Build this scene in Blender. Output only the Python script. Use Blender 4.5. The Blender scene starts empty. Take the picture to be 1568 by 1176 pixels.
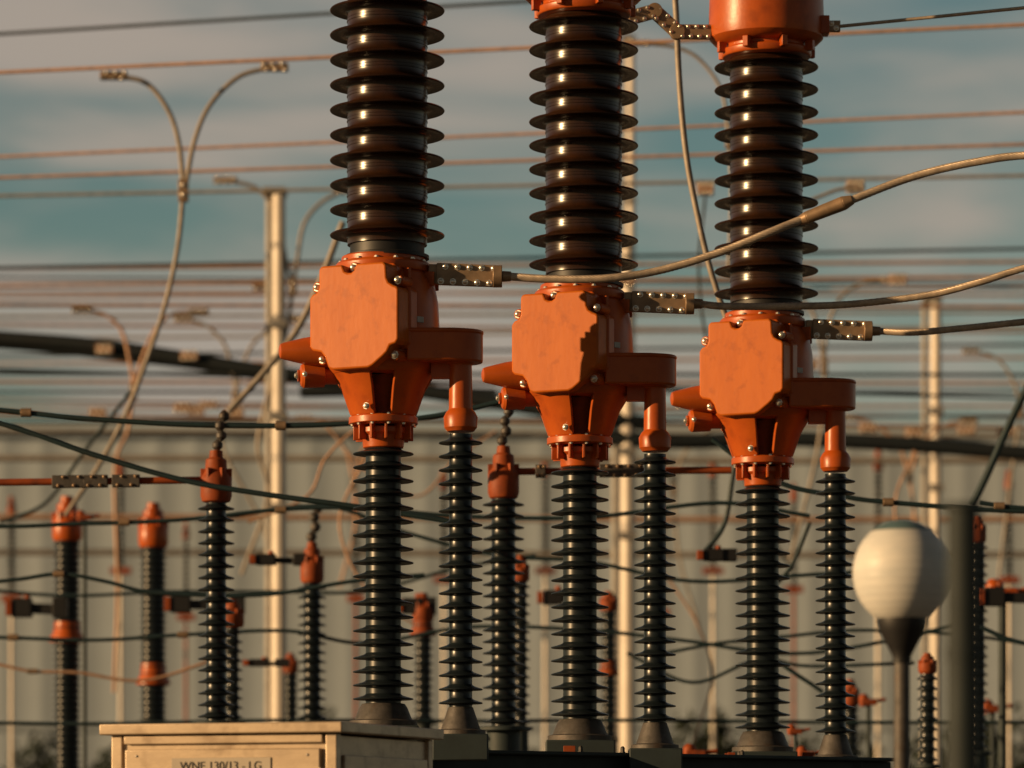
import bpy, bmesh, math, random
from mathutils import Vector, Matrix
random.seed(7)
F=5880.0; CAMZ=1.7; Y0=1300.0; U=1/294.0
def at(x,y,D): return Vector(((x-784)/F*D, D, CAMZ+(Y0-y)/F*D))
sc=bpy.context.scene
COL=sc.collection
# ---------------------------------------------------------------- materials
def mat(name,c1,c2=None,rough=.5,metal=0,nscale=6,stretch=(1,1,1),bump=0,bscale=60,rough2=None,spec=.5,coat=0,dirt=None):
    m=bpy.data.materials.new(name); m.use_nodes=True
    nt=m.node_tree; N=nt.nodes; L=nt.links
    b=N['Principled BSDF']
    tc=N.new('ShaderNodeTexCoord'); mp=N.new('ShaderNodeMapping'); mp.inputs['Scale'].default_value=stretch
    L.new(tc.outputs['Object'],mp.inputs['Vector'])
    n=N.new('ShaderNodeTexNoise'); n.inputs['Scale'].default_value=nscale; n.inputs['Detail'].default_value=6; n.inputs['Roughness'].default_value=.65
    L.new(mp.outputs[0],n.inputs['Vector'])
    r=N.new('ShaderNodeValToRGB'); r.color_ramp.elements[0].position=.35; r.color_ramp.elements[1].position=.68
    c2=c2 or tuple(x*.75 for x in c1)
    r.color_ramp.elements[0].color=(*c1,1); r.color_ramp.elements[1].color=(*c2,1)
    L.new(n.outputs['Fac'],r.inputs[0]); out=r.outputs[0]
    if dirt:
        n3=N.new('ShaderNodeTexNoise'); n3.inputs['Scale'].default_value=dirt[1]; n3.inputs['Detail'].default_value=8
        L.new(tc.outputs['Object'],n3.inputs['Vector'])
        r3=N.new('ShaderNodeValToRGB'); r3.color_ramp.elements[0].position=.54; r3.color_ramp.elements[1].position=.74
        L.new(n3.outputs['Fac'],r3.inputs[0])
        mx=N.new('ShaderNodeMixRGB'); mx.inputs[2].default_value=(*dirt[0],1)
        ml=N.new('ShaderNodeMath'); ml.operation='MULTIPLY'; ml.inputs[1].default_value=dirt[2]
        L.new(r3.outputs[0],ml.inputs[0]); L.new(ml.outputs[0],mx.inputs[0]); L.new(out,mx.inputs[1]); out=mx.outputs[0]
    L.new(out,b.inputs['Base Color'])
    b.inputs['Metallic'].default_value=metal
    b.inputs['Specular IOR Level'].default_value=spec
    b.inputs['Coat Weight'].default_value=coat; b.inputs['Coat Roughness'].default_value=.12
    rr=N.new('ShaderNodeMapRange'); rr.inputs['To Min'].default_value=rough; rr.inputs['To Max'].default_value=rough2 if rough2 else rough*1.35
    L.new(n.outputs['Fac'],rr.inputs['Value']); L.new(rr.outputs[0],b.inputs['Roughness'])
    if bump:
        n2=N.new('ShaderNodeTexNoise'); n2.inputs['Scale'].default_value=bscale; n2.inputs['Detail'].default_value=4
        L.new(mp.outputs[0],n2.inputs['Vector'])
        bp=N.new('ShaderNodeBump'); bp.inputs['Strength'].default_value=bump; bp.inputs['Distance'].default_value=.01
        L.new(n2.outputs['Fac'],bp.inputs['Height']); L.new(bp.outputs[0],b.inputs['Normal'])
    return m
M_OR=mat('orange_paint',(.52,.105,.012),(.42,.074,.009),rough=.30,nscale=5,bump=.06,bscale=45,spec=.45,dirt=((.14,.03,.009),7,.5))
M_ORC=mat('orange_cover_paint',(.60,.150,.016),(.52,.120,.012),rough=.36,nscale=5,stretch=(1.6,1.6,.6),bump=.045,bscale=22,spec=.30,dirt=((.28,.055,.010),14,.5))
M_ORD=mat('orange_paint_weathered',(.36,.075,.016),(.22,.042,.012),rough=.5,nscale=8,spec=.3,dirt=((.08,.035,.02),9,.6))
M_PORC=mat('brown_glazed_porcelain',(.036,.014,.006),(.018,.008,.004),rough=.20,nscale=9,rough2=.30,spec=.55,bump=.03,bscale=25)
M_PORG=mat('dark_grey_porcelain',(.014,.021,.026),(.008,.013,.017),rough=.25,nscale=14,rough2=.40,spec=.5)
M_GALV=mat('galvanised_steel',(.42,.40,.37),(.30,.28,.26),rough=.45,metal=.55,nscale=9,bump=.06)
M_FLG=mat('weathered_flange_metal',(.12,.11,.105),(.06,.055,.05),rough=.5,metal=.4,nscale=14,bump=.1,dirt=((.08,.04,.02),12,.6))
M_BOLT=mat('zinc_bolts',(.92,.86,.76),(.7,.64,.55),rough=.25,metal=.8,nscale=20)
M_ALU=mat('aluminium_clamp',(.40,.27,.17),(.24,.17,.11),rough=.42,metal=.45,nscale=12)
M_STR=mat('aluminium_strand',(.66,.54,.42),(.38,.31,.25),rough=.38,metal=.55,nscale=20)
M_WIRE=mat('sunlit_warm_wire',(.58,.34,.21),(.36,.22,.15),rough=.5,metal=.25,nscale=10)  # warm sunlit look of the grey metal put into the base colour
M_WIRG=mat('weathered_grey_wire',(.38,.33,.28),(.24,.21,.18),rough=.5,metal=.25,nscale=10)
M_WIRD=mat('dark_wire',(.035,.045,.05),(.02,.03,.035),rough=.55,metal=.2,nscale=10)
M_TEAL=mat('dark_teal_cable',(.012,.036,.044),(.009,.024,.030),rough=.45,nscale=10)
M_TUBE=mat('dark_bus_tube',(.008,.016,.022),(.006,.010,.014),rough=.6,nscale=3)
M_WHITE=mat('white_steel_pole',(.86,.78,.68),(.72,.64,.55),rough=.42,nscale=3)
M_BEAM=mat('green_grey_beam',(.028,.045,.05),(.018,.030,.034),rough=.55,nscale=6)
M_DARK=mat('dark_post_paint',(.016,.027,.030),(.011,.018,.020),rough=.6,nscale=4)
M_BLACK=mat('black_iron',(.012,.012,.014),rough=.45,nscale=8)
M_CAB=mat('cabinet_steel',(.58,.46,.33),(.42,.33,.24),rough=.34,metal=.35,nscale=4,stretch=(1,1,3),bump=.05,dirt=((.22,.15,.10),8,.65))
M_LABEL=mat('label_plate',(.48,.42,.34),(.40,.35,.29),rough=.5,nscale=5)
M_GLOBE=mat('frosted_globe',(.74,.73,.70),(.58,.60,.60),rough=.4,nscale=3.0,stretch=(1.5,1.5,5),spec=.4)
M_GLOBT=mat('globe_cap_teal',(.12,.20,.22),(.09,.16,.18),rough=.3,nscale=3)
M_WALL=mat('ribbed_metal_wall',(.44,.52,.60),(.37,.44,.51),rough=.8,nscale=.12,spec=.2)
M_ROOF=mat('roof_trim',(.33,.39,.45),rough=.8,nscale=.2,spec=.2)
M_GROUND=mat('gravel',(.09,.08,.065),(.05,.045,.04),rough=.9,nscale=3,bump=.5,bscale=20)
M_CONC=mat('concrete',(.20,.19,.17),(.15,.14,.13),rough=.85,nscale=4,bump=.2)
M_LEAF=mat('foliage',(.022,.034,.026),(.036,.046,.030),rough=.8,nscale=.8,spec=.2)
M_BARK=mat('bark',(.05,.04,.03),rough=.9,nscale=5)
M_HILL=mat('hill_ground',(.07,.09,.07),(.05,.07,.06),rough=.95,nscale=.01)
# ---------------------------------------------------------------- mesh builder
def crom(pts,n=10):
    P=[Vector(p) for p in pts]
    if len(P)<3:
        return [P[0].lerp(P[-1],i/n) for i in range(n+1)]
    Q=[P[0]*2-P[1]]+P+[P[-1]*2-P[-2]]; o=[]
    for i in range(1,len(Q)-2):
        a,b,c,d=Q[i-1:i+3]
        for k in range(n):
            t=k/n
            o.append(.5*((2*b)+(c-a)*t+(2*a-5*b+4*c-d)*t*t+(3*b-a-3*c+d)*t**3))
    o.append(P[-1]); return o
def frames(P):
    T=[]
    for i in range(len(P)):
        t=(P[min(i+1,len(P)-1)]-P[max(i-1,0)])
        T.append(t.normalized() if t.length>1e-9 else Vector((1,0,0)))
    ref=Vector((0,0,1)) if abs(T[0].z)<.9 else Vector((0,1,0))
    n=(ref-T[0]*ref.dot(T[0])).normalized(); R=[]
    for t in T:
        n=(n-t*n.dot(t)).normalized(); R.append((n,t.cross(n)))
    return T,R
class Part:
    def __init__(s,name,m,bevel=0,angle=35): s.n=name;s.m=m;s.v=[];s.f=[];s.b=bevel;s.a=angle
    def add(s,V,Fc,M=None):
        o=len(s.v)
        s.v+=[(M@Vector(v)) if M else Vector(v) for v in V]
        s.f+=[tuple(i+o for i in f) for f in Fc]; return s
    def lathe(s,prof,c=(0,0,0),seg=40,M=None,flute=None):
        V=[];Fc=[];n=len(prof)
        for r,z in prof:
            for k in range(seg):
                a=2*math.pi*k/seg
                V.append((c[0]+r*math.cos(a),c[1]+r*math.sin(a),c[2]+z))
        for i in range(n-1):
            for k in range(seg):
                k2=(k+1)%seg
                Fc.append((i*seg+k,i*seg+k2,(i+1)*seg+k2,(i+1)*seg+k))
        Fc.append(tuple(range(seg-1,-1,-1))); Fc.append(tuple((n-1)*seg+k for k in range(seg)))
        return s.add(V,Fc,M)
    def sector(s,outer,th,a0,a1,seg=8):
        V=[];Fc=[];inner=[(max(r-th,1),z) for r,z in outer][::-1]; loop=outer+inner; n=len(loop)
        for k in range(seg+1):
            a=a0+(a1-a0)*k/seg
            for r,z in loop: V.append((r*math.cos(a),r*math.sin(a),z))
        for k in range(seg):
            for i in range(n):
                j=(i+1)%n; Fc.append((k*n+i,k*n+j,(k+1)*n+j,(k+1)*n+i))
        Fc.append(tuple(range(n))); Fc.append(tuple(seg*n+i for i in range(n-1,-1,-1)))
        return s.add(V,Fc)
    def prism(s,poly,z0,z1,M=None):
        n=len(poly); V=[(x,y,z0) for x,y in poly]+[(x,y,z1) for x,y in poly]
        Fc=[tuple(range(n-1,-1,-1)),tuple(range(n,2*n))]+[(i,(i+1)%n,n+(i+1)%n,n+i) for i in range(n)]
        return s.add(V,Fc,M)
    def box(s,c,d,M=None):
        x,y,z=[k/2 for k in d]
        T=Matrix.Translation(Vector(c)); 
        if M: T=M@T
        return s.prism([(-x,-y),(x,-y),(x,y),(-x,y)],-z,z,T)
    def obox(s,p0,p1,h,t):
        p0=Vector(p0);p1=Vector(p1);d=(p1-p0);L=d.length;d.normalize()
        ref=Vector((0,0,1)) if abs(d.z)<.95 else Vector((1,0,0))
        y=ref.cross(d).normalized(); z=d.cross(y)
        M=Matrix((d,y,z)).transposed().to_4x4(); M.translation=(p0+p1)/2
        s.box((0,0,0),(L,t,h),M); return M,L
    def cyl(s,p0,p1,r0,r1=None,seg=20,prof=None):
        p0=Vector(p0);p1=Vector(p1);d=p1-p0;L=d.length
        M=d.to_track_quat('Z','Y').to_matrix().to_4x4(); M.translation=p0
        r1=r0 if r1 is None else r1
        return s.lathe(prof or [(r0,0),(r1,L)],seg=seg,M=M)
    def tube(s,pts,r,seg=8,n=8):
        P=crom(pts,n); T,R=frames(P);V=[];Fc=[]
        for p,(a,b) in zip(P,R):
            for k in range(seg):
                an=2*math.pi*k/seg; V.append(p+a*(r*math.cos(an))+b*(r*math.sin(an)))
        for i in range(len(P)-1):
            for k in range(seg):
                k2=(k+1)%seg; Fc.append((i*seg+k,i*seg+k2,(i+1)*seg+k2,(i+1)*seg+k))
        Fc.append(tuple(range(seg-1,-1,-1))); Fc.append(tuple((len(P)-1)*seg+k for k in range(seg)))
        return s.add(V,Fc)
    def strands(s,pts,R0,ns=10,pitch=.22,n=14):
        P=crom(pts,n); P2=[P[0]]
        for p in P[1:]:
            d=(p-P2[-1]).length; k=max(1,int(d/.018)); q=P2[-1].copy()
            for i in range(1,k+1): P2.append(q.lerp(p,i/k))
        T,R=frames(P2); rs=R0*math.sin(math.pi/ns)*1.12; acc=0; ph=[]
        for i,p in enumerate(P2):
            if i: acc+=(p-P2[i-1]).length
            ph.append(acc/pitch*2*math.pi)
        s.tube(pts,R0*.8,8,6)
        for j in range(ns):
            V=[];Fc=[];sg=6
            C=[p+(a*math.cos(h+2*math.pi*j/ns)+b*math.sin(h+2*math.pi*j/ns))*(R0-rs) for p,(a,b),h in zip(P2,R,ph)]
            for p,(a,b) in zip(C,R):
                for k in range(sg):
                    an=2*math.pi*k/sg; V.append(p+a*(rs*math.cos(an))+b*(rs*math.sin(an)))
            for i in range(len(C)-1):
                for k in range(sg):
                    k2=(k+1)%sg; Fc.append((i*sg+k,i*sg+k2,(i+1)*sg+k2,(i+1)*sg+k))
            s.add(V,Fc)
        return s
    def bolt(s,p,r,d=(0,-1,0),h=None):
        d=Vector(d).normalized(); h=h or r*.9; p=Vector(p)
        M=d.to_track_quat('Z','Y').to_matrix().to_4x4(); M.translation=p
        s.lathe([(r*1.35,-h*.2),(r*1.35,h*.15),(r,h*.16),(r,h*.8),(r*.75,h),(r*.3,h*1.15)],seg=8,M=M)
        return s
    def build(s,parent=None,scale=1,loc=None):
        me=bpy.data.meshes.new(s.n)
        me.from_pydata([v*scale for v in s.v],[],s.f)
        bm=bmesh.new(); bm.from_mesh(me); bmesh.ops.recalc_face_normals(bm,faces=bm.faces); bm.to_mesh(me); bm.free()
        for p in me.polygons: p.use_smooth=True
        me.set_sharp_from_angle(angle=math.radians(s.a))
        me.materials.append(s.m)
        o=bpy.data.objects.new(s.n,me); COL.objects.link(o)
        if parent: o.parent=parent
        if loc is not None: o.location=loc
        if s.b:
            b=o.modifiers.new('bevel','BEVEL'); b.width=s.b; b.segments=3; b.limit_method='ANGLE'; b.angle_limit=math.radians(38)
        return o
def empty(name,loc=(0,0,0)):
    e=bpy.data.objects.new(name,None); e.location=loc; e.empty_display_size=.2; COL.objects.link(e); return e
def sheds(zb,zt,pitch,rc,rs,mid=False,alt=0):
    n=max(1,round((zt-zb)/pitch)); p=(zt-zb)/n; dr=rs-rc; o=[(rc,zb)]
    for i in range(n):
        z=zb+p*(i+.5); rr=rs-(alt if i%2 else 0); dr=rr-rc
        if mid:
            o+=[(rc,z-.24*p),(rc+.06*dr,z-.16*p),(rc+.22*dr,z-.115*p),(rc+.6*dr,z-.125*p),(rr-.12*dr,z-.15*p),(rr-.03*dr,z-.145*p),(rr,z-.11*p),(rr-.04*dr,z-.065*p),(rc+.6*dr,z-.015*p),(rc+.25*dr,z+.045*p),(rc+.07*dr,z+.11*p),(rc,z+.17*p),
                (rc,z+.40*p),(rc+1.0,z+.415*p),(rc+1.0,z+.45*p),(rc,z+.465*p),(rc,z+.53*p),(rc+.7,z+.54*p),(rc+.7,z+.56*p),(rc,z+.57*p)]
        else:
            o+=[(rc,z-.30*p),(rc+.08*dr,z-.22*p),(rc+.3*dr,z-.17*p),(rc+.7*dr,z-.17*p),(rr-.10*dr,z-.20*p),(rr-.02*dr,z-.185*p),(rr,z-.14*p),(rr-.03*dr,z-.09*p),(rc+.6*dr,z+.0*p),(rc+.25*dr,z+.09*p),(rc+.07*dr,z+.17*p),(rc,z+.25*p)]
    o.append((rc,zt)); return o
def ringbolts(part,r,z,n,br,a0=0,d=(0,0,1)):
    for k in range(n):
        a=a0+2*math.pi*k/n; part.bolt((r*math.cos(a),r*math.sin(a),z),br,d)
def boltpad(plate,bolts,p0,p1,h,t,n,br,edge=True):
    M,L=plate.obox(p0,p1,h,t)
    R=M.to_3x3()
    for i in range(n):
        u=-L/2+L*(i+.5)/n
        for k,zz in enumerate((-.34,.34)):
            uu=u+(L/n*.22 if k else -L/n*.10)
            bolts.bolt(M@Vector((uu,-t/2,zz*h)),br,R@Vector((0,-1,0)),br*1.1)
            bolts.bolt(M@Vector((uu,t/2,zz*h)),br,R@Vector((0,1,0)),br*1.1)
            if edge and i<n-1:
                plate.lathe([(br*1.7,-t*.53),(br*1.7,t*.53)],seg=14,M=M@Matrix.Translation(Vector((uu,0,zz*h*1.06)))@Matrix.Rotation(math.pi/2,4,'X'))
# ---------------------------------------------------------------- circuit breaker poles
POLES=[(587,20.0,0),(888,21.0,14),(1168,22.1,24)]
def porg(i): x,D,_=POLES[i]; return Vector(((x-784)/F*D,D,CAMZ))
def ppt(i,x,y,z): return porg(i)+Vector((x,y,z))*U
def make_pole(i):
    ext=POLES[i][2]; E=empty('current_transformer_breaker_pole',porg(i))
    def B(p,bev=0): p.b=bev*U; return p.build(E,U)
    zb=222-ext
    p=Part('lower_insulator',M_PORG); p.lathe(sheds(zb,618,21.2,27,46.5),seg=56); B(p)
    p=Part('base_flange',M_FLG); p.lathe([(52,zb-34),(52,zb-26),(44,zb-24),(37,zb-6),(33,zb),(28,zb+1)],seg=40); B(p)
    p=Part('neck_fitting',M_OR); p.lathe([(26,612),(31,614),(33,632),(37,636),(37,644),(30,646)],seg=40)
    p.lathe([(46,648),(53,650),(53,660),(49,662)],seg=48)
    for k in range(12):
        a=2*math.pi*k/12+.13
        Mx=Matrix.Rotation(a,4,'Z'); p.box((39,0,637),(14,4,24),Mx)
    B(p,.8)
    p=Part('inner_cone',M_ORD); p.lathe([(30,655),(30,690),(44,728)],seg=32); B(p)
    p=Part('support_legs',M_OR)
    prof=[(51,661),(54,668),(66,702),(82,728)]
    for k in range(4):
        c=math.radians(-90+45+90*k); hw=math.radians(34)
        p.sector(prof,11,c-hw+math.radians(4),c+hw-math.radians(2),8)
    B(p,1.6)
    p=Part('tank_body',M_OR)
    p.lathe([(60,722),(80,724),(86,732),(87,745),(86,800),(84,835),(79,862),(71,876),(68,882)],seg=56)
    p.lathe([(72,880),(73,883),(73,893),(70,896),(64,897),(64,905),(60,907)],seg=56)
    for k in range(10):
        a=2*math.pi*k/10+.2; Mx=Matrix.Rotation(a,4,'Z'); p.box((78,0,868),(16,5,22),Mx)
    B(p,1)
    # cover
    a=math.radians(26); n=Vector((-math.sin(a),-math.cos(a),0)); u=Vector((math.cos(a),-math.sin(a),0))
    M=Matrix(((u.x,0,n.x,0),(u.y,0,n.y,0),(0,1,0,0),(0,0,0,1)))
    cz=804
    def outl(w,h,notch=True):
        top=[(-56,h),(-20,h),(-16,h-10),(-11,h-13),(-5,h-13),(0,h-10),(4,h),(50,h)] if notch else [(-56,h),(50,h)]
        pts=top+[(55,h-5),(56,h-24),(59,h-31),(66,h-36),(w-4,h-38),(w,h-42),(w,-h+40),(w-5,-h+34),(62,-h+32),(57,-h+22),(50,-h+16),(32,-h+3),(24,-h),(-36,-h),(-44,-h+3),(-50,-h+20),(-57,-h+28),(-w+5,-h+31),(-w,-h+36),(-w,h-48),(-w+5,h-42),(-63,h-39),(-60,h-32),(-60,h-5)]
        return [(x,y+cz) for x,y in pts]
    p=Part('cover_plate',M_ORC); p.prism(outl(76,79),56,96,M); B(p,6)
    p=Part('cover_rim',M_OR); p.prism(outl(79,82,False),38,62,M); B(p,3)
    bl=Part('bolts',M_BOLT); bs=Part('bolt_bosses',M_OR)
    for (x,y) in ((-8,cz+76),(67,cz+52),(-71,cz+50),(62,cz-60),(-62,cz-60)):
        q=M@Vector((x,y,80)); bs.cyl(q-n*34,q,8.5,8.5,14); bl.bolt(q,4.8,n,6)
    B(bs,1.5)
    ringbolts(bl,65.5,897,14,3.0,.1)
    ringbolts(bl,48,661.5,12,2.6,.2,(0,0,1)); ringbolts(bl,48,648.5,12,2.6,.2,(0,0,-1))
    p=Part('drive_housing',M_OR)
    p.cyl((-60,-22,760),(-156,-40,757),24,12,24,prof=[(30,0),(25,30),(20,62),(13,92),(11,97),(6,99)])
    p.cyl((-60,-10,724),(-128,-22,722),14,14,24,prof=[(14,0),(14,30),(18,31),(19,62),(16,66),(9,68),(9,71)])
    B(p)
    bl.bolt((-131,-24,722),4,(-1,-.2,0)); bl.bolt((-118,-42,722),3,(-.2,-1,0))
    ox,oy=119,-45
    arc=[(ox+34*math.cos(t),oy+36*math.sin(t)) for t in [math.radians(d) for d in range(-70,91,16)]]
    p=Part('side_arm',M_OR); p.prism([(38,-88),(ox-8,-86)]+arc+[(38,-8)],738,783,None)
    ar2=[(ox+(x-ox)*1.03,oy+(y-oy)*1.04) for x,y in arc]
    p.prism([(37,-90),(ox-8,-88)]+ar2+[(37,-6)],780,787,None)
    B(p,3)
    p=Part('drop_tube',M_OR)
    p.lathe([(20,634),(25,640),(26,656),(22,664),(18,668),(17,735),(24,739)],c=(ox,oy,0),seg=32)
    p.box((ox-30,oy+5,728),(30,18,26)); B(p,.8)
    p=Part('side_insulator',M_PORG); p.lathe(sheds(zb-8,630,20.4,17.5,33.5),c=(ox,oy,0),seg=44); B(p)
    p=Part('side_base_flange',M_FLG); p.lathe([(38,zb-48),(38,zb-42),(30,zb-40),(22,zb-16),(19,zb-7),(17,zb-6)],c=(ox,oy,0),seg=32); B(p)
    pl=Part('terminal_pad',M_ALU)
    boltpad(pl,bl,(82,-30,876),(174,-32,872),33,9,5,3.7,False)
    pl.cyl((168,-32,872),(182,-32,872),17,17,24); pl.cyl((182,-32,872),(196,-32,872),8.5,7.5,16)
    pl.box((78,-24,876),(14,14,30)); B(pl,1)
    p=Part('rating_plate',M_GALV); p.box((0,0,0),(2,13,9),Matrix.Translation(Vector((58,-64,802)))@Matrix.Rotation(math.radians(-47),4,'Z')); B(p,.4)
    bl.bolt((-24,-58,672),4,(-.4,-.9,0))
    ux=6
    p=Part('upper_flange',M_BLACK); p.lathe([(64,903),(64,908),(57,910),(57,930),(60,932),(60,938)],c=(ux,0,0),seg=56); B(p)
    p=Part('upper_insulator',M_PORC,angle=50); p.lathe(sheds(924,1345,38.6,61,88,True),c=(ux,0,0),seg=80); B(p)
    p=Part('head_tank',M_OR)
    p.lathe([(62,1336),(74,1338),(76,1341),(76,1350),(70,1352),(70,1358),(88,1362),(96,1370),(98,1384),(96,1440),(96,1500),(90,1530),(70,1552),(35,1564),(10,1566)],c=(ux,0,0),seg=64)
    for k in range(8):
        aa=2*math.pi*k/8+.3; Mx=Matrix.Translation((ux,0,0))@Matrix.Rotation(aa,4,'Z'); p.box((80,0,1352),(14,10,18),Mx)
    p.box((ux+94,-20,1388),(20,34,30))
    B(p,1.2)
    pl=Part('head_terminal',M_ALU); 
    path=[(-88,-20,1378),(-146,-22,1378),(-184,-26,1412),(-228,-34,1398)]
    for q0,q1,nb in zip(path[:-1],path[1:],(4,3,3)): boltpad(pl,bl,q0,q1,24,9,nb,2.9,False)
    for q in path[1:3]: pl.cyl(Vector(q)+Vector((0,-7,0)),Vector(q)+Vector((0,7,0)),13,13,20)
    pl.box((ux+112,-22,1387),(22,12,18)); bl.bolt((ux+108,-28,1391),3.5); bl.bolt((ux+116,-28,1383),3.5)
    B(pl,.8)
    B(bl)
    p=Part('pedestal_bracket',M_BEAM); p.box((0,0,zb-58),(110,110,48)); p.box((ox,oy,zb-68),(84,84,40)); B(p,2)
    return E
for i in range(3): make_pole(i)
E=empty('breaker_support_frame'); p=Part('channel_beam',M_BEAM,.006)
a=ppt(0,-60,0,0); b=ppt(2,150,0,0); d=(b-a).normalized(); a=a-d*.35; b=b+d*.1
ztop=CAMZ+150*U
for off in (-.22,.22):
    nrm=Vector((d.y,-d.x,0))*off
    for dz,h in ((-.0,.02),(-.26,.02)):
        q0=a+nrm; q1=b+nrm; q0.z=q1.z=ztop+dz; p.obox(q0,q1,h,.16)
    q0=a+nrm; q1=b+nrm; q0.z=q1.z=ztop-.13; p.obox(q0,q1,.238,.018)
for i in range(3):
    o=porg(i)
    for off in (-.2,.25):
        c=o+d*off; p.cyl((c.x,c.y,0),(c.x,c.y,ztop-.27),.07,.07,16)
p.build(E)
p=Part('beam_fittings',M_ORD,.002); bl=Part('beam_bolts',M_FLG)
for i in range(3):
    for k in range(3):
        c=porg(i)+d*random.uniform(-.5,.75)+Vector((d.y,-d.x,0))*random.uniform(.05,.28); s=random.uniform(.015,.03)
        p.box((c.x,c.y,ztop+.011+s*.6),(s*2.2,s,s*1.2)); bl.bolt((c.x+.06,c.y-.02,ztop+.012),.012,(0,0,1),.03)
p.build(E); bl.build(E)
# ---------------------------------------------------------------- main conductors
def cable(name,pts,r,m,seg=8,n=8):
    p=Part(name,m,angle=80); p.tube(pts,r,seg,n); return p.build()
def stranded(name,pts,r,extra=None):
    E=empty(name); Part('strands',M_STR,angle=80).strands(pts,r).build(E)
    if extra:
        p=Part('sleeve',M_ALU,.003); p.cyl(extra[0],extra[1],r*1.55,r*1.75,20)
        dd=(extra[1]-extra[0]).normalized(); p.cyl(extra[0]-dd*.04,extra[0],r*1.1,r*1.55,20); p.cyl(extra[1],extra[1]+dd*.05,r*1.75,r*1.1,20); p.build(E)
    return E
s0=ppt(0,190,-32,872)
stranded('stranded_conductor',[s0,at(840,427,19.85),at(930,426,19.8),at(1010,414,19.8),at(1100,387,19.75),at(1180,355,19.7),at(1235,333,19.7),at(1297,309,19.65),at(1400,270,19.6),at(1500,247,19.5),at(1600,236,19.4),at(1900,225,19.0)],.021,(at(1236,333,19.7),at(1292,311,19.65)))
stranded('stranded_conductor',[ppt(1,190,-32,872),at(1110,469,20.8),at(1200,469,20.75),at(1300,466,20.7),at(1420,452,20.6),at(1500,432,20.5),at(1600,402,20.4),at(1900,330,20)],.020)
stranded('stranded_conductor',[ppt(2,190,-32,872),at(1400,509,21.9),at(1480,502,21.8),at(1600,490,21.7),at(1900,465,21.3)],.020)
cable('head_wire',[ppt(2,126,-22,1387),at(1420,27,22),at(1568,12,21.7),at(1900,-20,21)],.010,M_STR)
cable('head_wire',[ppt(1,126,-22,1387),at(1100,-60,21)],.010,M_STR)
cable('drop_cable',[at(1022,-120,23.5),at(1034,0,23.5),at(1040,120,23.5),at(1050,230,23.5),at(1066,320,23.5),at(1090,420,23.5),at(1125,520,23.5),at(1180,640,23.5)],.019,M_WIRG,12)
# ---------------------------------------------------------------- background clamps & droppers
def clamp(name,p0,p1,h=.09,t=.05,n=3):
    E=empty(name); pl=Part('plate',M_WIRE,.004); bl=Part('bolts',M_BOLT)
    pc=[Vector(p0),Vector(p1)]; boltpad(pl,bl,pc[0],pc[1],h,t,n,h*.13,False)
    pl.build(E); bl.build(E); return E
def dropper(name,arms,stem,D,r=.022,m=M_WIRG):
    E=empty(name); p=Part('conductors',m,angle=80); pl=Part('clamps',M_ALU,.004); bl=Part('bolts',M_BOLT)
    for A in arms:
        P=[at(x,y,D) for x,y in A]; p.tube(P,r,8,8)
        dd=Vector((1,0,0)) if A[1][0]>A[0][0] else Vector((-1,0,0)); q=P[0]; sz=r*3.4
        boltpad(pl,bl,q-dd*r*7,q+dd*r*4,sz,sz*.6,3,sz*.16,False)
    P=[at(x,y,D) for x,y in stem]; p.tube(P,r,8,8)
    pl.box(P[0],(r*4,r*3,r*9)); bl.bolt(P[0]+Vector((0,-r*1.5,r*2)),r*.7); bl.bolt(P[0]+Vector((0,-r*1.5,-r*2)),r*.7)
    p.build(E); pl.build(E); bl.build(E)
dropper('wire_dropper',[[(180,116),(225,128),(258,170),(274,220),(280,280)],[(415,103),(365,118),(322,160),(298,215),(285,280)]],[(281,292),(272,380),(252,470),(222,560),(190,640),(150,715),(100,790)],34,.022)
dropper('wire_dropper',[[(350,276),(395,290),(424,330),(438,400),(446,430)],[(525,292),(490,312),(465,345),(455,400),(450,430)]],[(448,440),(440,500),(420,570),(395,680),(410,760),(370,880)],44,.024)
dropper('wire_dropper',[[(130,474),(165,484),(188,510),(200,560),(204,590)],[(300,478),(262,482),(235,510),(214,560),(206,590)]],[(204,600),(196,660),(176,720),(180,900),(175,1060)],44,.021,M_WIRE)
dropper('wire_dropper',[[(285,489),(318,500),(345,530),(358,580),(360,600)],[(450,490),(420,498),(385,530),(366,580),(362,600)]],[(360,610),(340,680),(400,800),(420,900)],48,.021)
dropper('wire_dropper',[[(985,66),(1040,74),(1075,95),(1105,140),(1115,200)],[(1305,287),(1270,295),(1200,330),(1140,400),(1120,300)]],[(1116,215),(1120,300),(1115,420)],34,.016)
dropper('wire_dropper',[[(1360,428),(1320,434),(1288,455),(1268,500),(1262,550)],[(1160,440),(1200,446),(1240,470),(1255,520),(1260,550)]],[(1262,560),(1262,600),(1250,700),(1210,860)],44,.021)
dropper('wire_dropper',[[(1490,538),(1525,548),(1550,580),(1562,620)],[(1640,540),(1600,550),(1575,580),(1564,620)]],[(1563,630),(1550,720),(1530,880)],48,.019)
dropper('wire_dropper',[[(1300,640),(1340,650),(1375,680),(1390,720)],[(1480,645),(1445,652),(1410,682),(1396,720)]],[(1393,730),(1400,800),(1385,900)],52,.021,M_WIRE)
dropper('wire_dropper',[[(470,640),(500,652),(530,690),(540,730)],[(620,640),(590,652),(556,690),(544,730)]],[(542,740),(545,800),(520,900)],52,.02,M_WIRE)
dropper('wire_dropper',[[(955,650),(990,660),(1020,700),(1030,740)],[(1110,655),(1080,662),(1045,700),(1034,740)]],[(1032,750),(1040,850),(1070,960)],54,.02,M_WIRG)
cable('drop_cable',[at(525,340,32),at(495,420,32),at(455,505,32),at(400,575,32),at(350,630,32)],.028,M_WIRG)
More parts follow.
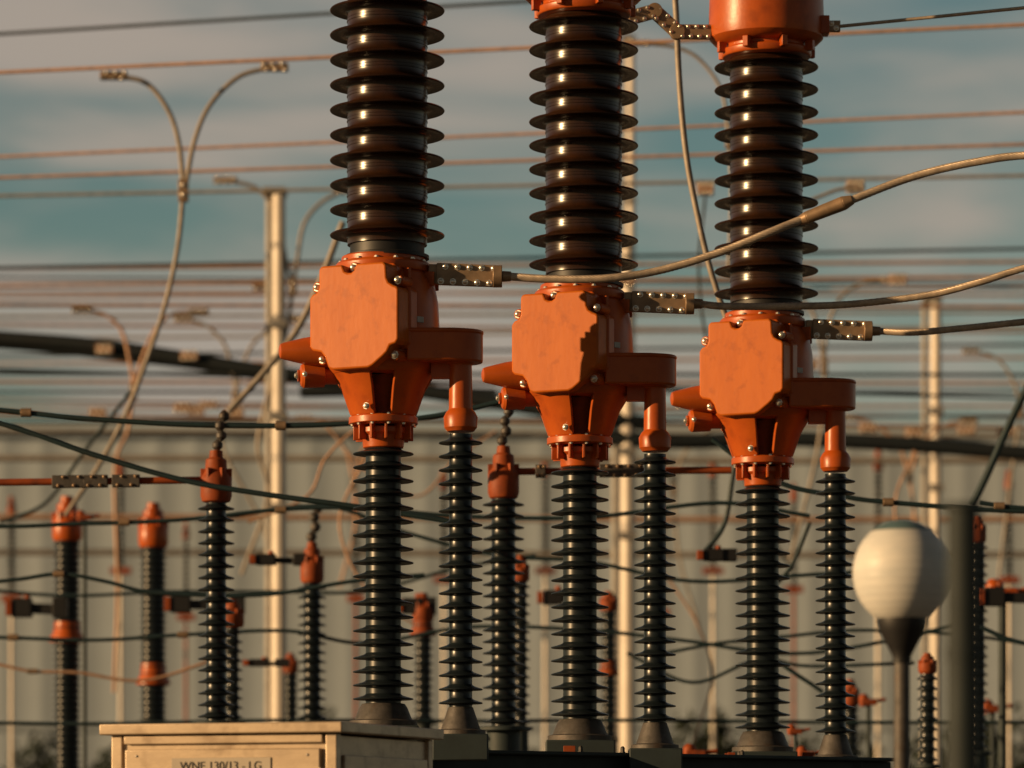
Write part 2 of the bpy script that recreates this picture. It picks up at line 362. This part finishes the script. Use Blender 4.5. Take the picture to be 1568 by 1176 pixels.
cable('drop_cable',[at(1590,560,30),at(1550,640,30),at(1510,730,30),at(1488,775,30)],.03,M_TEAL)
cable('drop_cable',[at(1080,300,40),at(1070,420,40),at(1090,560,40),at(1150,760,40),at(1210,870,40)],.015,M_WIRD)
# ---------------------------------------------------------------- long overhead wires (level, running obliquely)
def ohw(yl,yr,Dl,r,m,sag=0):
    z=(Y0-yl)/F*Dl; Dr=z*F/(Y0-yr)
    pl=at(0,yl,Dl); pr=at(1568,yr,Dr); dd=pr-pl
    P=[pl+dd*t for t in (-1,-.6,-.2,.2,.5,.8,1.2,1.6,2)]
    cable('overhead_wire',P,r,m,8,4)
for a in [(52,-45,40,.019,M_WIRD),(111,38,34,.017,M_WIRE),(240,172,38,.016,M_WIRE),(272,221,38,.017,M_WIRE),(300,269,42,.019,M_WIRG),(410,381,46,.019,M_WIRD),(411,401,50,.024,M_WIRE),(437,424,50,.028,M_WIRE),(447,452,58,.022,M_WIRE),(467,470,46,.024,M_WIRE),(485,478,56,.022,M_WIRG),(497,508,60,.026,M_WIRE),
          (545,528,60,.024,M_WIRD),(572,574,50,.024,M_WIRD),(585,587,55,.028,M_WIRE),(600,600,60,.026,M_WIRD),(612,640,62,.026,M_WIRE),(636,655,50,.028,M_WIRE),(660,668,58,.03,M_WIRG),(566,610,44,.018,M_WIRD),
          (425,436,62,.022,M_WIRD),(456,440,64,.024,M_WIRE),(520,500,64,.024,M_WIRG),(557,548,66,.026,M_WIRE),(625,622,66,.026,M_WIRE),(648,636,56,.024,M_WIRD)]:
    ohw(*a)
for (x,y,D) in [(400,437,50),(1080,290,38),(1375,428,44),(640,500,56),(1310,287,38),(280,625,50),(360,630,50),(150,633,50),(1330,655,50),(1480,658,50),(1540,660,50),(1050,618,50),(560,628,50),(850,640,50),(1400,662,50),(960,430,46),(290,545,48),(160,535,48),(700,655,50),(1240,560,54),(320,620,54),(1180,668,50),(300,628,52),(620,640,54),(1110,640,54),(1270,600,54)]:
    p0=at(x-13,y,D-.1); p1=at(x+13,y,D-.1); clamp('wire_clamp',p0,p1,.12,.07,3)
def bus(pts,D,r):
    cable('rigid_bus_tube',[at(x,y,D) for x,y in pts],r,M_TUBE,16,8)
bus([(-400,490),(0,518),(150,530),(300,552),(440,574),(620,595),(800,622),(1000,650)],48,.095)
bus([(900,668),(1040,676),(1200,672),(1380,680),(1568,694),(1900,720)],48,.095)
bus([(460,600),(600,598),(760,604)],50,.08)
bus([(-400,505),(0,528),(170,545),(300,560),(420,580)],52,.06)
def stand(x,ytop,D,w):
    k=D/F; E=empty('bus_support_stand',at(x,Y0,D)); Z=(Y0-ytop)*k
    p=Part('column',M_WHITE if w>6 else M_ORD); p.cyl((0,0,-CAMZ),(0,0,Z*.72),w*.5*k,w*.42*k,10); p.build(E)
    q=Part('insulator',M_PORG); q.lathe(sheds(Z*.72,Z*.95,.09,w*.5*k,w*1.0*k),seg=16); q.build(E)
    c=Part('crossarm_and_cap',M_ORD,.004); c.box((0,0,Z*.71),(w*4.5*k,.14,.10)); c.lathe([(w*.9*k,Z*.95),(w*k,Z*.96),(w*.7*k,Z*.985),(w*.5*k,Z)],seg=14); c.build(E)
for a in ((185,700,60,7),(545,760,58,6),(680,720,62,7),(1012,790,56,6),(1092,700,62,7),(1216,740,58,6),(1345,690,62,8),(1545,720,58,7),(18,760,58,7),(285,800,60,6),(835,700,64,7)): stand(*a)
for (y0,D0,r0,m_) in ((702,60,.05,M_WIRG),(792,57,.045,M_WIRE),(846,62,.05,M_WIRG)):
    cable('rigid_bus_tube',[at(-700,y0,D0),at(400,y0,D0),at(1200,y0+4,D0),at(2300,y0,D0)],r0,m_,10,3)
# ---------------------------------------------------------------- dark mid-ground cables
def mc(pts,D,r=.016,cl=(),m=M_TEAL):
    E=empty('sheathed_cable'); p=Part('sheath',m,angle=80); p.tube([at(x,y,D) for x,y in pts],r,10,8); p.build(E)
    if cl:
        q=Part('couplings',M_ALU,.002)
        for x,y in cl: q.cyl(at(x-8,y,D),at(x+8,y,D),r*1.7,r*1.7,12)
        q.build(E)
mc([(-200,610),(0,628),(120,640),(280,650),(430,652),(540,648),(660,638),(780,612),(900,580)],24,.017,[(40,632),(430,652)])
mc([(-200,600),(0,648),(140,695),(280,735),(400,756),(540,775),(700,800)],23.8,.017)
mc([(1090,672),(1150,715),(1210,745),(1290,760),(1360,769),(1568,783),(1800,780)],24.5,.016,[(1360,769)])
mc([(-200,800),(0,806),(120,802),(200,800),(300,794),(430,780),(560,778),(700,790),(900,792),(1100,770),(1240,790)],27,.015,[(190,800),(430,781)])
mc([(350,790),(500,775),(620,815),(760,850),(900,860),(1060,890),(1240,880),(1400,870)],29,.015)
mc([(-200,900),(0,890),(90,879),(160,890),(240,908),(400,911),(540,890),(650,880)],28,.015,[(90,879)])
mc([(-200,880),(0,905),(120,912),(260,906),(420,906),(560,905),(700,870),(820,850)],33,.015)
mc([(-200,970),(0,976),(150,980),(280,972),(440,966),(560,985),(720,960),(900,965),(1040,980),(1240,1000),(1500,950)],30,.015,[(20,976),(280,972)])
mc([(-100,1000),(0,1018),(50,1028),(120,1030),(220,1042),(330,1010)],32,.013,[(50,1028)],M_WIRE)
mc([(1020,1000),(1100,985),(1200,975),(1320,965),(1500,975),(1700,1010)],30,.014)
mc([(960,1000),(1060,1045),(1160,1010),(1240,1020),(1400,1015)],30,.014)
mc([(1240,800),(1210,870),(1160,930),(1180,1000),(1260,1060)],28,.016)
mc([(1075,850),(1110,800),(1130,700),(1180,660)],28,.018)
mc([(1500,770),(1568,778),(1700,782)],24.5,.015,[(1530,775)])
mc([(1500,960),(1568,985),(1700,1000)],27,.016)
mc([(-200,1106),(0,1107),(160,1108),(420,1103),(700,1104),(1000,1103),(1300,1106),(1700,1106)],31,.015)
mc([(640,640),(560,650),(500,700),(470,760),(380,800)],34,.013,(),M_WIRE)
mc([(0,800),(70,770),(130,690),(200,600)],36,.018,(),M_TEAL)
mc([(560,700),(520,800),(560,900),(640,960)],36,.013,(),M_WIRE)
mc([(1020,880),(1070,960),(1090,1040),(1060,1140)],38,.012,(),M_WIRE)
mc([(500,650),(560,720),(640,760),(700,700),(760,660)],38,.012,(),M_WIRE)
mc([(1380,1000),(1400,900),(1370,780),(1400,690)],40,.014,(),M_WIRE)
# ---------------------------------------------------------------- background insulator posts
def post(name,x,ycap,ytop,ybot,D,rs,rc,rcap,pitch=.075,mcap=M_ORD,second=None,fine=False):
    k=D/F; E=empty(name,at(x,Y0,D)); Z=lambda y:(Y0-y)*k
    rs*=k;rc*=k;R=rcap*k
    p=Part('insulator',M_PORG); p.lathe(sheds(Z(ybot),Z(ytop),pitch,rc,rs),seg=32)
    p.build(E)
    h=Z(ycap)-Z(ytop)
    c=Part('cap',mcap,.003); c.lathe([(rc,Z(ytop)-.01),(R*.9,Z(ytop)),(R,Z(ytop)+h*.1),(R,Z(ytop)+h*.45),(R*.9,Z(ytop)+h*.5),(R*.72,Z(ytop)+h*.58),(R*.66,Z(ytop)+h*.82),(R*.45,Z(ytop)+h*.86),(R*.4,Z(ytop)+h)],seg=28)
    for q in range(6):
        a=q*math.pi/3; c.box((R*.8,0,Z(ytop)+h*.52),(R*.4,R*.18,h*.25),Matrix.Rotation(a,4,'Z'))
    if second:
        for (y0,y1) in second: c.lathe([(rs*.8,Z(y1)),(rs*1.25,Z(y1)+.01),(rs*1.25,Z(y1)+.04),(rs*.95,(Z(y0)+Z(y1))/2),(rs*.9,Z(y0))],seg=24)
    c.build(E)
    s=Part('pedestal',M_BEAM,.004); s.lathe([(rs*1.3,Z(ybot)-.03),(rs*1.3,Z(ybot)-.005),(rs,Z(ybot))],seg=20); s.cyl((0,0,-CAMZ),(0,0,Z(ybot)-.03),rs*.8,rs*.8,16); s.build(E)
    return E
post('post_insulator',331,690,768,1104,24,28,15,24,.072)
post('post_insulator',356,918,960,1104,29,16,9,18,.07)
post('post_insulator',478,830,892,1104,30,22,12,18,.07)
post('post_insulator',771,683,762,1112,24.5,32,18,24,.072)
post('post_insulator',797,850,890,1112,29,15,9,14,.07)
post('post_insulator',1495,790,830,1150,30,18,11,15,.07)
post('surge_arrester',103,760,828,1180,36,22,17,23,.06,M_OR,[(950,985)])
post('surge_arrester',235,770,838,1104,36,21,17,23,.06,M_OR,[(1016,1050)])
post('surge_arrester',648,908,950,1104,34,16,11,17,.07,M_ORD,[(945,975)])
post('surge_arrester',932,905,935,1130,36,13,9,14,.07,M_ORD,[(1012,1035)])
post('surge_arrester',1302,1040,1080,1150,34,14,10,14,.07,M_ORD)
post('post_insulator',445,1000,1030,1130,38,13,9,12,.07)
post('post_insulator',1420,1000,1030,1170,27,16,10,14,.07)
def busbar(x0,x1,y0,y1,D,cl,name='jointed_busbar',m=M_ORD):
    E=empty(name); k=D/F; p=Part('tube',m,.002); p.cyl(at(x0,y0,D),at(x1,y1,D),5.5*k,5.5*k,16)
    c=Part('clamps',M_FLG,.003); bl=Part('bolts',M_ALU)
    for a,b in cl:
        f=lambda x:y0+(y1-y0)*(x-x0)/(x1-x0)
        boltpad(c,bl,at(a,f(a),D-.02),at(b,f(b),D-.02),19*k,13*k,max(2,int((b-a)/18)),2.2*k,False)
    p.build(E); c.build(E); bl.build(E)
busbar(-200,318,741,735,24,[(80,128),(128,165),(172,214)])
busbar(790,1120,722,720,24.5,[(918,950),(950,985),(820,835)])
for (x,y,D) in ((335,690,24),(771,683,24.5),(479,830,30)):
    k=D/F; E=empty('suspension_link'); p=Part('links',M_FLG,.001)
    for j in range(4):
        c=at(x+(j%2)*4-2+j*2,y-8-j*15,D); p.cyl(c-Vector((5*k,0,4*k)),c+Vector((5*k,0,6*k)),5*k,4*k,12); p.lathe([(2*k,-9*k),(8*k,-3*k),(8*k,3*k),(2*k,9*k)],c=c,seg=14)
    p.build(E)
def switch(x0,x1,y,D,h,end=True):
    k=D/F; E=empty('disconnect_switch_arm'); p=Part('arm',M_BLACK,.006)
    p.obox(at(x0+20,y,D),at(x1,y+3,D),h*k*.6,h*k*.6); p.box(at(x0+22,y,D),(30*k,26*k,h*1.1*k)); p.box(at(x1-8,y,D),(22*k,20*k,h*1.2*k))
    p.build(E)
    q=Part('contact',M_ORD,.004); q.box(at(x0+2,y,D-.03),(9*k,20*k,h*.9*k)); q.cyl(at(x0+30,y-h*.5,D),at(x0+30,y-h*.9,D),5*k,4*k,10); q.build(E)
switch(12,100,931,34,26); switch(255,372,925,34,24); switch(385,468,857,30,15); switch(1070,1125,850,28,16); switch(610,665,928,34,22); switch(825,905,915,34,20); switch(1500,1600,914,30,26); switch(375,440,1015,32,10)
def hardware(x,y,D,s,m=M_ORD):
    E=empty('operating_mechanism',at(x,y,D)); k=D/F*s
    p=Part('housing',m,.006); p.box((0,0,0),(34*k,24*k,14*k)); p.lathe([(9*k,-10*k),(11*k,0),(11*k,12*k),(5*k,18*k)],c=(-10*k,0,0),seg=16); p.cyl((0,0,0),(38*k,0,6*k),4*k,4*k,10); p.build(E)
    q=Part('stand',M_BEAM); q.cyl((0,0,-(CAMZ+(Y0-y)/F*D)),(0,0,-7*k),5*k,5*k,12); q.build(E)
for a in ((755,1155,27,.6),(1065,1155,27,.9),(1218,1120,28,.6),(1235,1155,27,.7),(1520,1085,34,.8),(1535,910,31,1.3,M_OR),(130,792,34,.6),(1330,1075,32,.7)): hardware(*a)
# ---------------------------------------------------------------- white steel gantry poles
def gantry(x,w,ytop,D):
    k=D/F; E=empty('steel_gantry_pole',at(x,Y0,D)); Z=(Y0-ytop)*k
    p=Part('shaft',M_WHITE); p.lathe([(w*.62*k,-CAMZ),(w*.5*k,Z*.5),(w*.45*k,Z),(w*.2*k,Z+.02)],seg=10)
    q=Part('second_shaft',M_GALV); q.cyl((-w*.85*k,.25,-CAMZ),(-w*.78*k,.25,Z),w*.28*k,w*.25*k,10)
    c=Part('cap_and_brackets',M_GALV,.004); c.box((-w*.3*k,.1,Z+.03),(w*1.6*k,.4,.06)); 
    for t in (.52,.66,.8): c.box((0,-.02,Z*t),(w*1.2*k,w*1.1*k,.09))
    p.build(E); q.build(E); c.build(E)
gantry(427,22,296,44); gantry(961,22,378,48); gantry(1433,18,462,53); gantry(966,13,60,62)
# ---------------------------------------------------------------- globe lamp (foreground)
D=15.0; k=D/F; E=empty('globe_street_lamp',at(1381,Y0,D)); Zc=(Y0-877)*k; R=75*k
def sph(R,a0,a1,n=20): return [(R*math.cos(math.radians(a0+(a1-a0)*i/n))+1e-5,R*math.sin(math.radians(a0+(a1-a0)*i/n))) for i in range(n+1)]
Part('globe',M_GLOBE,angle=80).lathe([(r*(1+.006*math.sin(i*2.1)),Zc+z*1.08) for i,(r,z) in enumerate(sph(R,-72,54,42))],seg=56).build(E)
Part('globe_cap',M_GLOBT,angle=80).lathe([(r*1.014,Zc+z*1.08) for r,z in sph(R,52,89,10)],seg=48).build(E)
p=Part('holder',M_BLACK,.003); zt=Zc-R*1.02
p.lathe([(14*k,zt-62*k),(14*k,zt-52*k),(20*k,zt-40*k),(34*k,zt-14*k),(38*k,zt),(38*k,zt+8*k),(30*k,zt+9*k)],seg=32); p.build(E)
p=Part('post',M_FLG); p.cyl((0,0,-CAMZ),(0,0,zt-60*k),15*k,12*k,24); p.build(E)
D=9.5;k=D/F; E=empty('dark_steel_post',at(1474,Y0,D)); Z=(Y0-772)*k
p=Part('shaft',M_DARK); p.lathe([(30*k,-CAMZ),(26*k,Z-12*k),(26*k,Z-8*k),(33*k,Z-7*k),(33*k,Z-2*k),(28*k,Z)],seg=28); p.build(E)
p=Part('collar',M_DARK,.002); p.lathe([(29*k,Z*.55),(29*k,Z*.55+.03)],seg=28); p.build(E)
# ---------------------------------------------------------------- control cabinet
ang=math.radians(20); Lw=1.12; Wd=1.2; ztp=CAMZ+(Y0-1105)*17.5/F
E=empty('control_cabinet',((514-784)/F*17.5,17.5,0)); E.rotation_euler=(0,0,-ang)
p=Part('body',M_CAB,.004); p.box((-Lw/2,Wd/2,(ztp-.06)/2+.05),(Lw-.02,Wd-.02,ztp-.16)); p.build(E)
p=Part('lid',M_CAB,.006); p.box((-Lw/2,Wd/2,ztp-.025),(Lw+.10,Wd+.10,.05)); p.build(E)
p=Part('corner_posts',M_CAB,.005)
for x in (-Lw+.02,-.02): 
    for y in (.02,Wd-.02): p.box((x,y,(ztp-.052)/2),(.055,.055,ztp-.054))
p.box((-Lw/2,.0,ztp-.075),(Lw-.12,.03,.04)); p.build(E)
p=Part('doors',M_CAB,.005); 
p.box((-Lw/2,-.008,ztp/2-.05),(Lw-.14,.03,ztp-.14)); p.box((.012-.008,Wd/2,ztp/2-.05),(.02,Wd-.16,ztp-.20)); p.build(E)
p=Part('hinges',M_GALV,.002)
for z in (ztp-.3,ztp-.8,ztp-1.4): p.cyl((-.06,-.03,z),(-.06,-.03,z+.09),.012,.012,12)
for x in (-Lw+.13,-.13): p.bolt((x,-.022,ztp-.15),.006,(0,-1,0)); 
p.build(E)
p=Part('label_sign',M_LABEL,.002); p.box((-.56,-.026,ztp-.215),(.50,.006,.11)); p.build(E)
tcu=bpy.data.curves.new('label_text','FONT'); tcu.body='WNE 130/13 - LG'; tcu.size=.055; tcu.align_x='CENTER'; tcu.extrude=.0008; tcu.materials.append(M_BLACK)
to=bpy.data.objects.new('label_text',tcu); COL.objects.link(to); to.parent=E; to.location=(-.56,-.031,ztp-.216); to.rotation_euler=(math.pi/2,0,0); 
# ---------------------------------------------------------------- warehouse building
E=empty('warehouse_building',(0,150,0)); H=CAMZ+(Y0-662)/F*150
p=Part('walls',M_WALL); poly=[]
w=1.5; x=-75
while x<75:
    poly+=[(x,0),(x+w*.50,0),(x+w*.68,-.04),(x+w*.82,-.04)]; x+=w
poly+=[(x,0),(x,30),(-75,30)]
p.prism(poly,0,H); p.build(E)
p=Part('roof_fascia',M_WALL); p.box((0,-.15,H+.1),(151.6,.4,.4)); p.box((0,15,H+.1),(151,30,.3)); p.build(E)
p=Part('wall_girt',M_ROOF); p.box((0,-.10,H*.36),(151.4,.08,.2)); p.build(E)
p=Part('dock_doors',M_ROOF,.02)
for j in range(-7,8): p.box((j*10,-.16,2),(4,.12,4))
p.build(E)
# ---------------------------------------------------------------- trees / shrubs in front of the warehouse
def leafmass(name,blobs,n,size):
    V=[];Fc=[]
    for (c,r) in blobs:
        for _ in range(int(n*r[0]*r[2])):
            while True:
                q=Vector([random.uniform(-1,1) for _ in range(3)])
                if .45<q.length<1: break
            pos=Vector((c[0]+q.x*r[0],c[1]+q.y*r[1],c[2]+q.z*r[2]*(1+.25*math.sin(q.x*7))))
            a=Vector([random.gauss(0,1) for _ in range(3)]).normalized(); b=a.orthogonal().normalized(); s=size*random.uniform(.5,1.4); c2=a.cross(b)
            o=len(V); V+=[pos+b*s,pos+c2*s*.5,pos-b*s,pos-c2*s*.5]; Fc.append((o,o+1,o+2,o+3))
    me=bpy.data.meshes.new(name); me.from_pydata(V,[],Fc); me.materials.append(M_LEAF)
    o=bpy.data.objects.new(name,me); COL.objects.link(o); return o
def tree(x,ytop,D,wpx):
    E=empty('tree',at(x,Y0,D)); E.location.z=0; top=CAMZ+(Y0-ytop)/F*D; w=wpx/F*D/2
    t=Part('trunk',M_BARK); t.cyl((0,0,0),(.1,0,top*.6),.16,.07,10)
    for j in range(6):
        a=j*1.05; t.cyl((.05,0,top*(.3+.05*j)),(w*.6*math.cos(a),w*.6*math.sin(a),top*(.55+.05*j)),.06,.02,6)
    t.build(E)
    bl=[]
    for j in range(11):
        a=random.uniform(0,6.28); rr=random.uniform(0,.75)*w
        bl.append(((rr*math.cos(a),rr*math.sin(a),top*random.uniform(.4,.84)),(w*.42,w*.42,top*.15)))
    o=leafmass('crown',bl,420,.11); o.parent=E
for a in ((80,1110,84,170),(170,1120,86,140),(500,1045,84,60),(590,1120,84,150),(1045,1075,82,150),(1095,1060,84,90),(700,1125,80,170),(800,1120,86,150),(1548,1035,80,150),(880,1125,82,150),(250,1120,84,150),(1200,1110,84,170),(1330,1105,80,150),(1430,1095,84,150),(960,1120,88,130)): tree(*a)
hb=[]
x=-30
while x<30: hb.append(((x,92+random.uniform(-1,1),random.uniform(.9,2.2)),(random.uniform(1.2,2),1.2,random.uniform(1.2,2.1)))); x+=1.1
leafmass('hedge',hb,130,.17)
# ---------------------------------------------------------------- ground, hills
p=Part('ground',M_GROUND); p.add([(-1500,-300,0),(1500,-300,0),(1500,3000,0),(-1500,3000,0)],[(0,1,2,3)]); p.build()
p=Part('concrete_slab',M_CONC); p.box((.4,21,.06),(6,7,.12)); p.build()
V=[];Fc=[];n=120
for i in range(n+1):
    x=-900+1800*i/n; h=26+14*math.sin(x*.011+1)+7*math.sin(x*.037)+3*math.sin(x*.11)
    V+=[(x,1000,-2),(x,1100,h),(x,1250,h*.6),(x,1400,-2)]
for i in range(n):
    for j in range(3): a=i*4+j; Fc.append((a,a+1,a+5,a+4))
p=Part('hills',M_HILL,angle=80); p.add(V,Fc); p.build()
# ---------------------------------------------------------------- world + sun
AZ=math.radians(72); EL=math.radians(11)
S=Vector((-math.sin(AZ)*math.cos(EL),-math.cos(AZ)*math.cos(EL),math.sin(EL)))
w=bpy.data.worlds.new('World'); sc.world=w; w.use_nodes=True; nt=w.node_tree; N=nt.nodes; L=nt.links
bg=N['Background']; sky=N.new('ShaderNodeTexSky'); sky.sky_type='NISHITA'; sky.sun_disc=False; sky.sun_elevation=EL; sky.sun_rotation=math.atan2(S.x,S.y)%(2*math.pi)
sky.air_density=1.2; sky.dust_density=.6; sky.ozone_density=2.0
tc=N.new('ShaderNodeTexCoord'); mp=N.new('ShaderNodeMapping'); mp.inputs['Scale'].default_value=(6,6,28); mp.inputs['Location'].default_value=(2.1,0,.9); mp.inputs['Rotation'].default_value=(0,math.radians(5),0)
L.new(tc.outputs['Generated'],mp.inputs[0])
no=N.new('ShaderNodeTexNoise'); no.inputs['Scale'].default_value=1.0; no.inputs['Detail'].default_value=6; no.inputs['Roughness'].default_value=.48; no.inputs['Distortion'].default_value=.3
L.new(mp.outputs[0],no.inputs['Vector'])
rp=N.new('ShaderNodeValToRGB'); rp.color_ramp.interpolation='EASE'; rp.color_ramp.elements[0].position=.36; rp.color_ramp.elements[1].position=.64
L.new(no.outputs['Fac'],rp.inputs[0])
tint=N.new('ShaderNodeMixRGB'); tint.blend_type='MULTIPLY'; tint.inputs[0].default_value=1; tint.inputs[2].default_value=(.84,.92,.80,1); L.new(sky.outputs[0],tint.inputs[1])
mx=N.new('ShaderNodeMixRGB'); mx.inputs[2].default_value=(5.6,4.6,3.8,1)
ml=N.new('ShaderNodeMath'); ml.operation='MULTIPLY'; ml.inputs[1].default_value=.85; L.new(rp.outputs[0],ml.inputs[0])
L.new(ml.outputs[0],mx.inputs[0]); L.new(tint.outputs[0],mx.inputs[1])
# added darkening of the unseen sky overhead and behind the camera, cuts fill light
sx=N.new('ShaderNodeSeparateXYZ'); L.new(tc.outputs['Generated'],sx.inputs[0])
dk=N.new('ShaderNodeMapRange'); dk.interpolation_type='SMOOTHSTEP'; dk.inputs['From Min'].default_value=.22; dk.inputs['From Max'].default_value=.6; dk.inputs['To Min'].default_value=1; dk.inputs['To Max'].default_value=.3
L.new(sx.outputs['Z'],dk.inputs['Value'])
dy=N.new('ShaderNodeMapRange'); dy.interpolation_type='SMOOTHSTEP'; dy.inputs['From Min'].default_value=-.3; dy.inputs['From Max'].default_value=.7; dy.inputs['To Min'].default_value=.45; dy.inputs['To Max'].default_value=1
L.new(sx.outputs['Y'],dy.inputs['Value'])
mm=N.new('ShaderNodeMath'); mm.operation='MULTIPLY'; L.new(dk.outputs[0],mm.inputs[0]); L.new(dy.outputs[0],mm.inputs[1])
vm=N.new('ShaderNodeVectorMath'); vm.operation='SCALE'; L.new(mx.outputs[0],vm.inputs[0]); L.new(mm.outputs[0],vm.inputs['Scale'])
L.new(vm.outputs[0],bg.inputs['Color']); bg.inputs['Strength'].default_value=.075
sl=bpy.data.lights.new('sun','SUN'); sl.energy=5.0; sl.angle=math.radians(.5); sl.color=(1,.64,.31)
so=bpy.data.objects.new('sun',sl); COL.objects.link(so); so.location=(-20,-20,20); so.rotation_euler=S.to_track_quat('Z','Y').to_euler()
# ---------------------------------------------------------------- camera
cd=bpy.data.cameras.new('camera'); co=bpy.data.objects.new('camera',cd); COL.objects.link(co)
co.location=(0,0,CAMZ); co.rotation_euler=(math.pi/2,0,0); cd.lens=135; cd.sensor_width=36; cd.shift_y=(Y0-588)/1568
cd.clip_start=.1; cd.clip_end=6000; cd.dof.use_dof=True; cd.dof.focus_distance=20.4; cd.dof.aperture_fstop=1.8
sc.camera=co
sc.view_settings.view_transform='Standard'; sc.view_settings.look='None'; sc.view_settings.exposure=0
